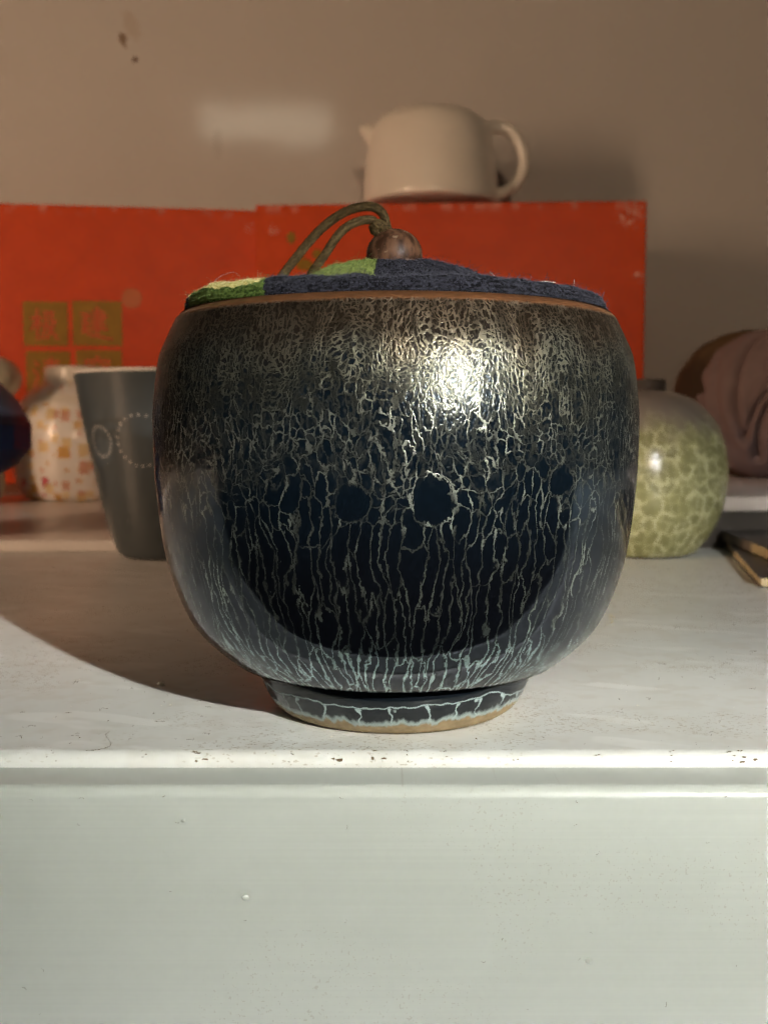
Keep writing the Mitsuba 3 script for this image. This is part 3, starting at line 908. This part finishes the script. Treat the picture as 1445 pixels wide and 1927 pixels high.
CIRCLES = []
for (px, py, r_2, nd) in [(182, 831, 6.6, 20), (267, 829, 11.0, 22), (360, 835, 8.0, 20), (440, 830, 10.0, 22)]:
    q_ = at(px, py, MY - 0.034)
    s_ = np.clip((q_[0] - mx) / 0.0365, -0.95, 0.95)
    CIRCLES.append((math.asin(s_) * 36.0, q_[2] * 1000, r_2, nd))
mat('cup_glaze', base_color=proc(cup_col), roughness=0.25, specular=0.5)
mat('cup_white', base_color=(0.80, 0.78, 0.74), roughness=0.2, specular=0.5)
k = thing('grey_cup', 'tapered dark grey cup with circles of white dots, behind the tea jar on the left', 'cup')
r_, z_ = profile([(0.0, 0.001), (0.019, 0.001), (0.0208, 0.0004), (0.0230, 0.0016), (0.0262, 0.0085), (0.0300, 0.022), (0.0338, 0.040), (0.0372, 0.057), (0.0398, 0.071), (0.0420, 0.0836)], 80)
ms, uv = lathe(r_, z_, 128, at_=(mx, MY, 0))
add(k + '__body', ms, 'cup_glaze', smooth=True, uv=uv)
r_, z_ = profile([(0.0420, 0.0836), (0.0421, 0.0847), (0.0413, 0.0852), (0.0403, 0.0846), (0.0380, 0.071), (0.032, 0.040), (0.024, 0.010), (0.0, 0.006)], 60)
ms, uv = lathe(r_, z_, 128, at_=(mx, MY, 0))
add(k + '__rim', ms, 'cup_white', smooth=True, uv=uv, label='white inner glaze and lip')

# ================================================================== celadon vase (right)
VD = 0.492
VY_ = VD + CAM[1]
vx = at(1204, 900, VY_)[0]


def crystal(p):
    th = dr.atan2(p.x - float(vx), -(p.y - float(VY_)))
    X, Z = th * 38.0, p.z * 1000.0
    x1 = X + 2.0 * (noise(X * 0.4, Z * 0.4, 3.0) - 0.5)
    z1 = Z + 2.0 * (noise(X * 0.4, Z * 0.4, 13.0) - 0.5)
    a1, a2, ar = wvor(x1 * 0.135, z1 * 0.135, 5, 0.35)
    b1, b2, br = wvor(x1 * 0.23 + 3.3, z1 * 0.23, 15, 0.35)
    return X, Z, a1, a2, ar, b1, b2, br


def crystal_col(p, n, uv):
    X, Z, a1, a2, ar, b1, b2, br = crystal(p)
    na = noise(X * 0.9, Z * 0.9, 1.0)
    ea, eb = 1 - smoothstep(0.03, 0.30, a2 - a1 + 0.2 * (na - 0.5)), 1 - smoothstep(0.03, 0.32, b2 - b1 + 0.2 * (na - 0.5))
    c = mix((0.215, 0.21, 0.085), (0.29, 0.285, 0.125), ar * 0.6 + 0.4 * br)
    c = mix(c, (0.36, 0.35, 0.16), 0.7 * smoothstep(0.10, 0.45, a1) * smoothstep(0.3, 0.7, ar))
    c = mix(c, (0.56, 0.55, 0.33), dr.clip(0.8 * ea * smoothstep(0.15, 0.6, noise(X * 0.2, Z * 0.2, 71.0)) + 0.45 * eb * smoothstep(0.2, 0.7, br), 0, 1))
    top = smoothstep(50, 70, Z + 8 * (noise(X * 0.2, Z * 0.2, 2.0) - 0.5))  # unlit upper part of the vase, painted in as grey-brown
    c = mix(c, (0.25, 0.21, 0.175), top)
    return mix(c, (0.20, 0.19, 0.09), (1 - smoothstep(0.6, 2.4, Z)))


mat('crystal_glaze', base_color=proc(crystal_col), roughness=0.2, specular=0.5)
mat('dark_collar', base_color=(0.07, 0.055, 0.045), roughness=0.6, specular=0.3)
k = thing('celadon_vase', 'round pale yellow-green vase with blossom-like crystals in its glaze, right of the tea jar', 'vase')
q1 = lambda py: float(at(1204, py, VY_)[2])
prof = [(0.0, 0.0), (0.020, 0.0), (0.0245, 0.0010), (0.0300, 0.0065), (0.0350, 0.0150), (0.0385, 0.0255), (0.0398, 0.0370), (0.0388, 0.0480), (0.0355, 0.0590), (0.0290, 0.0680), (0.0215, 0.0735), (0.0140, 0.0762), (0.0110, 0.0768)]
r_, z_ = profile(prof, 90)
ms, uv = lathe(r_, z_, 128, at_=(vx, VY_, 0.0002))
add(k + '__body', ms, 'crystal_glaze', smooth=True, uv=uv)
r_, z_ = profile([(0.0106, 0.0766), (0.0108, 0.0775), (0.0109, 0.0812), (0.0102, 0.0818), (0.0, 0.0818)], 30)
ms, uv = lathe(r_, z_, 64, at_=(vx, VY_, 0.0002))
add(k + '__collar', ms, 'dark_collar', smooth=40, uv=uv, label='flat dark brown stopper')

# ================================================================== right: flat box, pink ornament, booklets
mat('white_card', base_color=(0.62, 0.54, 0.50), roughness=0.5, specular=0.3)
mat('black_card', base_color=(0.035, 0.026, 0.020), roughness=0.5, specular=0.3)
k = thing('flat_box', 'flat dark box with a pale lid under the pink ornament at the right edge', 'box')
fx0 = at(1362, 950, 0.51 + CAM[1])[0] - 0.03
m_ = rounded_box(0.23, 0.28, 0.0075, 0.0010, 4)
m_.apply_translation([fx0 + 0.115, 0.51 + CAM[1] + 0.14, 0.0186 + 0.00375])
add(k + '__lid', m_, 'white_card', smooth=40, label='pale lid')
m_ = trimesh.creation.box([0.224, 0.276, 0.0182])
m_.apply_translation([fx0 + 0.115, 0.51 + CAM[1] + 0.142, 0.0002 + 0.0091])
add(k + '__body', m_, 'black_card', label='dark body')

# a folded cloth bundle: a rounded body whose folds are creases pressed into the mesh, and a darker outer fold at its back left
k = thing('cloth_bundle', 'dusky pink folded cloth bundle with deep creases on the flat box at the right edge', 'cloth')
OD = 0.70
OY = OD + CAM[1]
oc = at(1425, 770, OY)
top_z = float(at(1425, 618, OY)[2]); bot_z = 0.0263
hz_ = (top_z - bot_z) / 2
ORX = 0.047
OC = np.array([oc[0] + 0.006, OY, bot_z + hz_])


def weave(p, n, uv):
    return 0.00045 * fbm(p.x * 600, p.y * 600, p.z * 600, 3)


bumped('pink_cloth', weave, 3e-4, base_color=proc(lambda p, n, uv: mix((0.20, 0.145, 0.145), (0.29, 0.215, 0.21), fbm(p.x * 90, p.y * 90, p.z * 90, 4))), roughness=0.85, specular=0.2, sheen=0.3)
bumped('brown_cloth', weave, 3e-4, base_color=proc(lambda p, n, uv: mix((0.12, 0.075, 0.04), (0.055, 0.033, 0.02), smoothstep(0.35, 0.65, fbm(p.x * 70, p.y * 70, p.z * 25, 3)))), roughness=0.85, specular=0.2)


def on_orn(px, py):
    """First hit of the view ray with the bundle's ellipsoid."""
    d = ray(px, py); o = CAM - OC
    S = np.array([1 / ORX, 1 / ORX, 1 / hz_])
    a, b, c = ((d * S) ** 2).sum(), 2 * ((d * S) * (o * S)).sum(), ((o * S) ** 2).sum() - 1
    return CAM + d * ((-b - math.sqrt(max(b * b - 4 * a * c, 0))) / (2 * a))


bs = trimesh.creation.icosphere(6, 1.0)
bv = bs.vertices * [ORX, ORX, hz_]
nv = bs.vertices.copy()
disp = 0.0035 * (meshkit.fbm(nv * 2.2 + 7, 3, 5) - 0.5)
for pl, dep, wid in [([(1450, 628), (1418, 640), (1398, 668), (1386, 712), (1383, 755), (1389, 790), (1401, 822)], 0.0050, 0.0016), ([(1401, 822), (1412, 795), (1424, 765), (1446, 738)], 0.0045, 0.0016),
                     ([(1446, 762), (1433, 790), (1425, 826), (1424, 862)], 0.0055, 0.0018), ([(1330, 640), (1322, 690), (1322, 750), (1338, 820), (1372, 868)], 0.0050, 0.0022), ([(1352, 668), (1346, 730), (1356, 800)], 0.0016, 0.0030)]:
    c_ = curve([on_orn(x, y) - OC for x, y in pl], 60)
    d_ = np.min(np.linalg.norm(bv[:, None] - c_[None], axis=2), axis=1)
    disp -= dep * np.exp(-(d_ / wid) ** 1.5) - 0.0014 * np.exp(-((d_ - 0.0055) / 0.0035) ** 2)
bv = bv + nv * disp[:, None] + OC
add(k + '__body', (bv, bs.faces), 'pink_cloth', smooth=True)
bs = trimesh.creation.icosphere(5, 1.0)
nv = bs.vertices
bv = nv * [0.052, 0.030, hz_ + 0.0002] + nv * (0.003 * (meshkit.fbm(nv * 2.5, 3, 9) - 0.5))[:, None] + [oc[0] - 0.0005, OY + 0.016, bot_z + hz_ + 0.0007]
add(k + '__outer_fold', (bv, bs.faces), 'brown_cloth', smooth=True, label='darker brown outer fold at the back left')

def pages_col(p, n, uv):
    l = noise(p.z * 3500, p.x * 4, p.y * 4)
    pr = smoothstep(0.50, 0.58, fbm(p.y * 55, p.x * 20, 4.0, 2))
    return mix(mix((0.70, 0.58, 0.36), (0.52, 0.42, 0.25), l), (0.10, 0.09, 0.10), 0.85 * pr)


mat('printed_pages', base_color=proc(pages_col), roughness=0.6, specular=0.3)
mat('cream_pages', base_color=proc(lambda p, n, uv: mix((0.72, 0.60, 0.38), (0.52, 0.42, 0.25), noise(p.z * 4200, p.x * 4, p.y * 4))), roughness=0.6, specular=0.3)
mat('dark_cover', base_color=(0.040, 0.036, 0.036), roughness=0.35, specular=0.5)


def booklet(c_back, c_front, width, z0, th, pages, label):
    k = thing('booklet', label, 'booklet')
    a, b = np.array(c_front[:2]), np.array(c_back[:2])
    u = (b - a); L = np.linalg.norm(u); u /= L
    w = np.array([u[1], -u[0]])
    ang = math.atan2(w[1], w[0])
    M = Tr(a[0], a[1], 0) @ Rz(ang)
    m_ = trimesh.creation.box([width, L, th - 0.0008]); m_.apply_translation([width / 2 + 0.0006, L / 2, z0 + th / 2])
    add(k + '__pages', moved(m_, M), pages)
    for nm, zz_ in (('cover', z0 + th - 0.00017), ('back_cover', z0 + 0.00022)):
        m_ = trimesh.creation.box([width + 0.001, L + 0.001, 0.00035]); m_.apply_translation([width / 2 + 0.0003, L / 2, zz_])
        add(k + '__' + nm, moved(m_, M), 'dark_cover')


booklet(ground(1362, 1028), ground(1429, 1106), 0.16, 0.0002, 0.0038, 'cream_pages', 'lower booklet with cream page edges lying askew on the shelf at the right edge')
booklet(ground(1340, 1010, 0.004), ground(1490, 1075, 0.004), 0.15, 0.0042, 0.0050, 'printed_pages', 'upper booklet with dark cover and printed edge resting on the cream-edged booklet')

# ================================================================== dust and small bits on the shelf
mat('dust_pale', base_color=(0.80, 0.77, 0.70), roughness=0.8, specular=0.3)
mat('dust_dark', base_color=(0.13, 0.095, 0.06), roughness=0.8, specular=0.3)
mat('gold_flake', base_color=(0.85, 0.74, 0.42), roughness=0.25, metallic=0.9)


def crumbs(n, rmin, rmax, area, seed):
    g = np.random.default_rng(seed)
    ico = trimesh.creation.icosphere(0, 1.0)
    out = []
    for _ in range(n):
        x, y = area(g)
        r = rmin * (rmax / rmin) ** (g.random() ** 2)
        v = ico.vertices * (1 + g.normal(0, 0.25, (len(ico.vertices), 1))) * r * np.array([g.uniform(.7, 1.8), g.uniform(.7, 1.8), .6])
        a = g.uniform(0, 6.28)
        c, s = math.cos(a), math.sin(a)
        v = v @ np.array([[c, s, 0], [-s, c, 0], [0, 0, 1]])
        out.append((v + [x, y, r * 0.45], ico.faces))
    return join(out)


def shelf_area(g):
    while True:
        px, py = g.uniform(-60, 1500), g.uniform(1060, 1412)
        p = ground(px, py)
        if np.hypot(p[0], p[1]) > 0.027 and p[1] > -0.0325:
            return p[0], p[1]


k = thing('dust', 'scattered pale dust specks on the white shelf around the tea jar', 'dust'); labels[k]['kind'] = 'stuff'
scene[k] = mikit.ply(crumbs(170, 0.00005, 0.00022, shelf_area, 3), 'dust_pale')
k = thing('grit', 'scattered dark grit on the front of the white shelf', 'grit'); labels[k]['kind'] = 'stuff'
scene[k] = mikit.ply(crumbs(170, 0.00005, 0.00018, shelf_area, 5), 'dust_dark')


def fibre(p, L, g, r=0.00003):
    a = g.uniform(0, 2 * np.pi)
    d = np.array([math.cos(a), math.sin(a), 0])
    e = np.array([-d[1], d[0], 0]) * g.normal(0, 0.35)
    pts = [np.array([p[0], p[1], r * 1.2]) + d * L * t + e * L * 4 * t * (1 - t) * (0.5 if t < .5 else .8) + np.array([0, 0, 0.00012 * math.sin(3 * t)]) for t in np.linspace(0, 1, 7)]
    return tube(pts, r, 4)


g_ = np.random.default_rng(12)
fl = []
for _ in range(150):
    fl.append(fibre(shelf_area(g_), g_.uniform(0.0006, 0.0022), g_, g_.uniform(0.000018, 0.00003)))
k = thing('lint', 'scattered fine dark lint on the white shelf', 'lint'); labels[k]['kind'] = 'stuff'
scene[k] = mikit.ply(join(fl), 'dust_dark', smooth=True)
# lint on the cabinet front
fl = []
for _ in range(26):
    px, py = g_.uniform(0, 1445), 1500 + 420 * g_.random() ** 1.5
    c = at(px, py, -0.04766)
    a = g_.uniform(0, 6.28); L = g_.uniform(0.0003, 0.0009)
    pts = [c + np.array([math.cos(a + .8 * t), -0.00002, math.sin(a + .8 * t)]) * L * t for t in np.linspace(0, 1, 6)]
    fl.append(tube(pts, 0.00002, 4))
k = thing('front_lint', 'fine lint clinging to the pale cabinet front', 'lint'); labels[k]['kind'] = 'stuff'
scene[k] = mikit.ply(join(fl), 'dust_dark', smooth=True)

# lumps of dried paint on the cabinet front
for (px, py, r_2) in [(462, 1690, 0.00050), (1107, 1810, 0.00046), (345, 1546, 0.0003)]:
    c = at(px, py, -0.0476)
    ic = trimesh.creation.icosphere(2, r_2)
    ic.vertices *= 1 + 0.25 * (meshkit.noise(ic.vertices * 4000 + px, 3)[:, None] - 0.5)
    add('cabinet_front__paint_lump', (ic.vertices * [1.25, 0.5, 1.0] + c, ic.faces), 'paint_front', smooth=True)
# chips and dirt along the shelf's rounded nose
chips = []
gc = np.random.default_rng(31)
for (px, L) in [(105, 0.5), (366, 0.9), (630, 1.0), (708, 0.9), (772, 0.5), (845, 0.4), (1130, 0.4), (1378, 0.7), (1402, 1.0), (548, 0.4), (262, 0.4), (965, 0.5), (1265, 0.6)]:
    for _ in range(4):
        a_ = math.radians(gc.uniform(100, 165))
        c = np.array([at(px + gc.normal(0, 9), 1425, -0.0345)[0], -0.0328 + 0.0024 * math.cos(a_), -0.0024 + 0.0024 * math.sin(a_)])
        ic = trimesh.creation.icosphere(1, 1.0)
        v = ic.vertices * (1 + 0.35 * gc.normal(0, 1, (len(ic.vertices), 1)))
        nrm = np.array([0, math.cos(a_), math.sin(a_)]); tg = np.array([0, -math.sin(a_), math.cos(a_)])
        v = v[:, :1] * np.array([1, 0, 0]) * 0.00042 * L * gc.uniform(.5, 1.3) + v[:, 1:2] * tg * 0.00016 * L + v[:, 2:3] * nrm * 0.00004
        chips.append((v + c, ic.faces))
add('shelf__dirt', join(chips), 'dust_dark', kind='stuff')
# single larger bits
k = thing('hair', 'fine dark bent hair lying at the left front edge of the shelf', 'hair')
h_ = curve([ground(207, 1378) + [0, 0, .0001], ground(206, 1395) + [0, 0, .0001], ground(202, 1408) + [0, 0, .00012], ground(190, 1411) + [0, 0, .0001], ground(160, 1413) + [0, 0, .0001]], 30)
scene[k] = mikit.ply(tube(h_, 0.00004, 5), 'dust_dark', smooth=True)
k = thing('crumb', 'white crumb at the edge of the jar\'s shadow on the left', 'crumb')
c = ground(303, 1290)
ico = trimesh.creation.icosphere(1, 0.00055)
ico.vertices *= 1 + 0.25 * rng.normal(0, 1, (len(ico.vertices), 1)) * 0.6
ico.vertices[:, 0] *= 1.4
ico.apply_translation([c[0], c[1], 0.0004])
scene[k] = mikit.ply(ico, 'dust_pale')
k = thing('foil_flakes', 'small glinting gold flakes on the shelf right of the tea jar', 'flakes'); labels[k]['kind'] = 'stuff'
out = []
for (px, py) in [(1147, 1160), (1150, 1168), (1144, 1176), (1151, 1180), (1153, 1163), (1146, 1171), (1152, 1173)]:
    c = ground(px, py)
    b = trimesh.creation.box([0.0007, 0.0008, 0.00008])
    b.apply_transform(trimesh.transformations.euler_matrix(rng.uniform(-.5, .5), rng.uniform(-.5, .5), rng.uniform(0, 3)))
    out.append((b.vertices + [c[0], c[1], 0.0004], b.faces))
scene[k] = mikit.ply(join(out), 'gold_flake')

# ================================================================== the lamps themselves (outside the picture)
mat('lamp_black', base_color=(0.02, 0.02, 0.02), roughness=0.7, specular=0.2)


def ang(az, el):
    az, el = math.radians(az), math.radians(el)
    return np.array([math.cos(el) * math.sin(az), math.cos(el) * math.cos(az), math.sin(el)])


def flap(a, b, near, far, out, th=0.0006):
    """A flat flap between the directions a and b, from near to far metres before the bulb, thickened away from the beam."""
    p = np.array([a * near, b * near, b * far, a * far]) + TORCH
    return np.vstack([p, p + out * th]), np.array([[0, 1, 2], [0, 2, 3], [4, 6, 5], [4, 7, 6], [0, 4, 5], [0, 5, 1], [1, 5, 6], [1, 6, 2], [2, 6, 7], [2, 7, 3], [3, 7, 4], [3, 4, 0]])


k = thing('hand_lamp', 'small hand lamp to the right of the camera, with four added dark flaps that shape its light', 'lamp')
tl, tr = ang(-56.0, CUT_TOP[0]), ang(32.0, CUT_TOP[1])
bl, br = ang(-50.0, CUT_LOW[0]), ang(6.0, CUT_LOW[1])
tlw, trw = ang(-70.0, 4.0), ang(40.0, 4.0)


def flap4(pts, out, th=0.0006):
    p = np.array(pts) + TORCH
    return np.vstack([p, p + out * th]), np.array([[0, 1, 2], [0, 2, 3], [4, 6, 5], [4, 7, 6], [0, 4, 5], [0, 5, 1], [1, 5, 6], [1, 6, 2], [2, 6, 7], [2, 7, 3], [3, 7, 4], [3, 4, 0]])


up_ = np.array([0, 0, 0.0125])
add(k + '__flap', flap4([tlw * 0.004 + up_, trw * 0.004 + up_, tr * 0.085, tl * 0.085], np.array([0, 0, 1.0])), 'lamp_black')  # added flaps that cut the beam above, below and at both sides
add(k + '__flap', flap(bl, br, 0.012, 0.034, np.array([0, 0, -1.0])), 'lamp_black')
lt, lb = ang(CUT_LEFT, 12), ang(CUT_LEFT, -40)
add(k + '__flap', flap(lt, lb, 0.016, 0.045, np.array([-1.0, 0, 0])), 'lamp_black')
rt, rb = ang(CUT_RIGHT, 12), ang(CUT_RIGHT, -40)
add(k + '__flap', flap(rt, rb, 0.016, 0.085, np.array([1.0, 0, 0])), 'lamp_black')
bk = trimesh.creation.icosphere(3, 0.040)
bv = bk.vertices
mid = ang((CUT_LEFT + CUT_RIGHT) / 2, -15)
keep = (bv[bk.faces].mean(1) @ mid) < 0.040 * 0.25
bk = trimesh.Trimesh(bv, bk.faces[keep], process=False)
add(k + '__shade', (bk.vertices + TORCH, bk.faces), 'lamp_black', smooth=True)
s_ = trimesh.creation.icosphere(3, 0.004)
add(k + '__bulb', (s_.vertices + TORCH, s_.faces), 'lamp_black', emitter={'type': 'area', 'radiance': rgb(*(TORCH_COL * TORCH_L))})
u_ = np.cross(mid, [0, 0, 1.0]); u_ /= np.linalg.norm(u_); v_ = np.cross(u_, mid)
aa = np.linspace(0, np.pi, 31)
add(k + '__ring', tube(TORCH - mid * 0.001 + 0.0072 * (np.cos(aa)[:, None] * u_ + np.sin(aa)[:, None] * v_), 0.0013, 10), 'lamp_black', emitter={'type': 'area', 'radiance': rgb(*(RING_COL * RING_L))})  # added glow that tints the edges of the beam yellow-green
k = thing('lamp_panel', 'flat oblong lamp panel high up behind the camera', 'lamp')
fr = trimesh.creation.box([0.45, 0.03, 0.15]); fr.apply_translation([-0.38, -1.617, 1.04])
add(k + '__housing', fr, 'lamp_black')
pv = np.array([[-0.59, -1.60, 0.98], [-0.17, -1.60, 0.98], [-0.17, -1.60, 1.10], [-0.59, -1.60, 1.10]])
add(k + '__diffuser', (pv, np.array([[0, 2, 1], [0, 3, 2]])), 'lamp_black', emitter={'type': 'area', 'radiance': rgb(*(PANEL_COL * PANEL_L))})


def board(origin, cut, half):
    """A board below a lamp, from just under it towards the jar, whose far edge cuts the light at the elevation cut."""
    t = -origin[:2] / np.linalg.norm(origin[:2])
    w = np.array([t[1], -t[0], 0.0])
    f3 = np.array([t[0], t[1], 0.0])
    c0, c1 = origin + f3 * 0.06 + [0, 0, -0.06], origin + f3 * 0.33 + [0, 0, 0.33 * math.tan(math.radians(cut))]
    pb = np.array([c0 - w * half, c0 + w * half, c1 + w * half, c1 - w * half])
    return w, (np.vstack([pb, pb - [0, 0, 0.012]]), np.array([[0, 1, 2], [0, 2, 3], [4, 6, 5], [4, 7, 6], [0, 4, 5], [0, 5, 1], [1, 5, 6], [1, 6, 2], [2, 6, 7], [2, 7, 3], [3, 7, 4], [3, 4, 0]]))


k = thing('fill_tube', 'unseen warm upright fill tube left of the cabinet, with an added side flap that blocks its light', 'lamp')
add(k + '__tube', tube(np.array([ROOM - [0, 0, ROOM_LEN / 2], ROOM, ROOM + [0, 0, ROOM_LEN / 2]]), ROOM_R, 20), 'lamp_black', emitter={'type': 'area', 'radiance': rgb(*(ROOM_COL * ROOM_L))})
ca = ang(ROOM_CUT, 0)
cn = np.array([ca[1], -ca[0], 0.0])
pb = np.array([ROOM + cn * 0.06 + ca * 0.0 - [0, 0, 0.4], ROOM + cn * 0.06 + ca * 0.0 + [0, 0, 0.4], ROOM + ca * 0.34 + [0, 0, 0.4], ROOM + ca * 0.34 - [0, 0, 0.4]])
add(k + '__flap', (np.vstack([pb, pb + cn * 0.008]), np.array([[0, 1, 2], [0, 2, 3], [4, 6, 5], [4, 7, 6], [0, 4, 5], [0, 5, 1], [1, 5, 6], [1, 6, 2], [2, 6, 7], [2, 7, 3], [3, 7, 4], [3, 4, 0]])), 'lamp_black')  # added flap that keeps the fill light off the jar and cabinet front
k = thing('fill_bulb', 'added warm fill bulb behind the camera, with an added board that blocks its low light', 'lamp')
s_ = trimesh.creation.icosphere(3, BULB_R)
add(k + '__bulb', (s_.vertices + BULB, s_.faces), 'lamp_black', emitter={'type': 'area', 'radiance': rgb(*(BULB_COL * BULB_L))})
add(k + '__board', board(BULB, BULB_CUT, 0.5)[1], 'lamp_black')  # added board that keeps the fill light off the shelf front
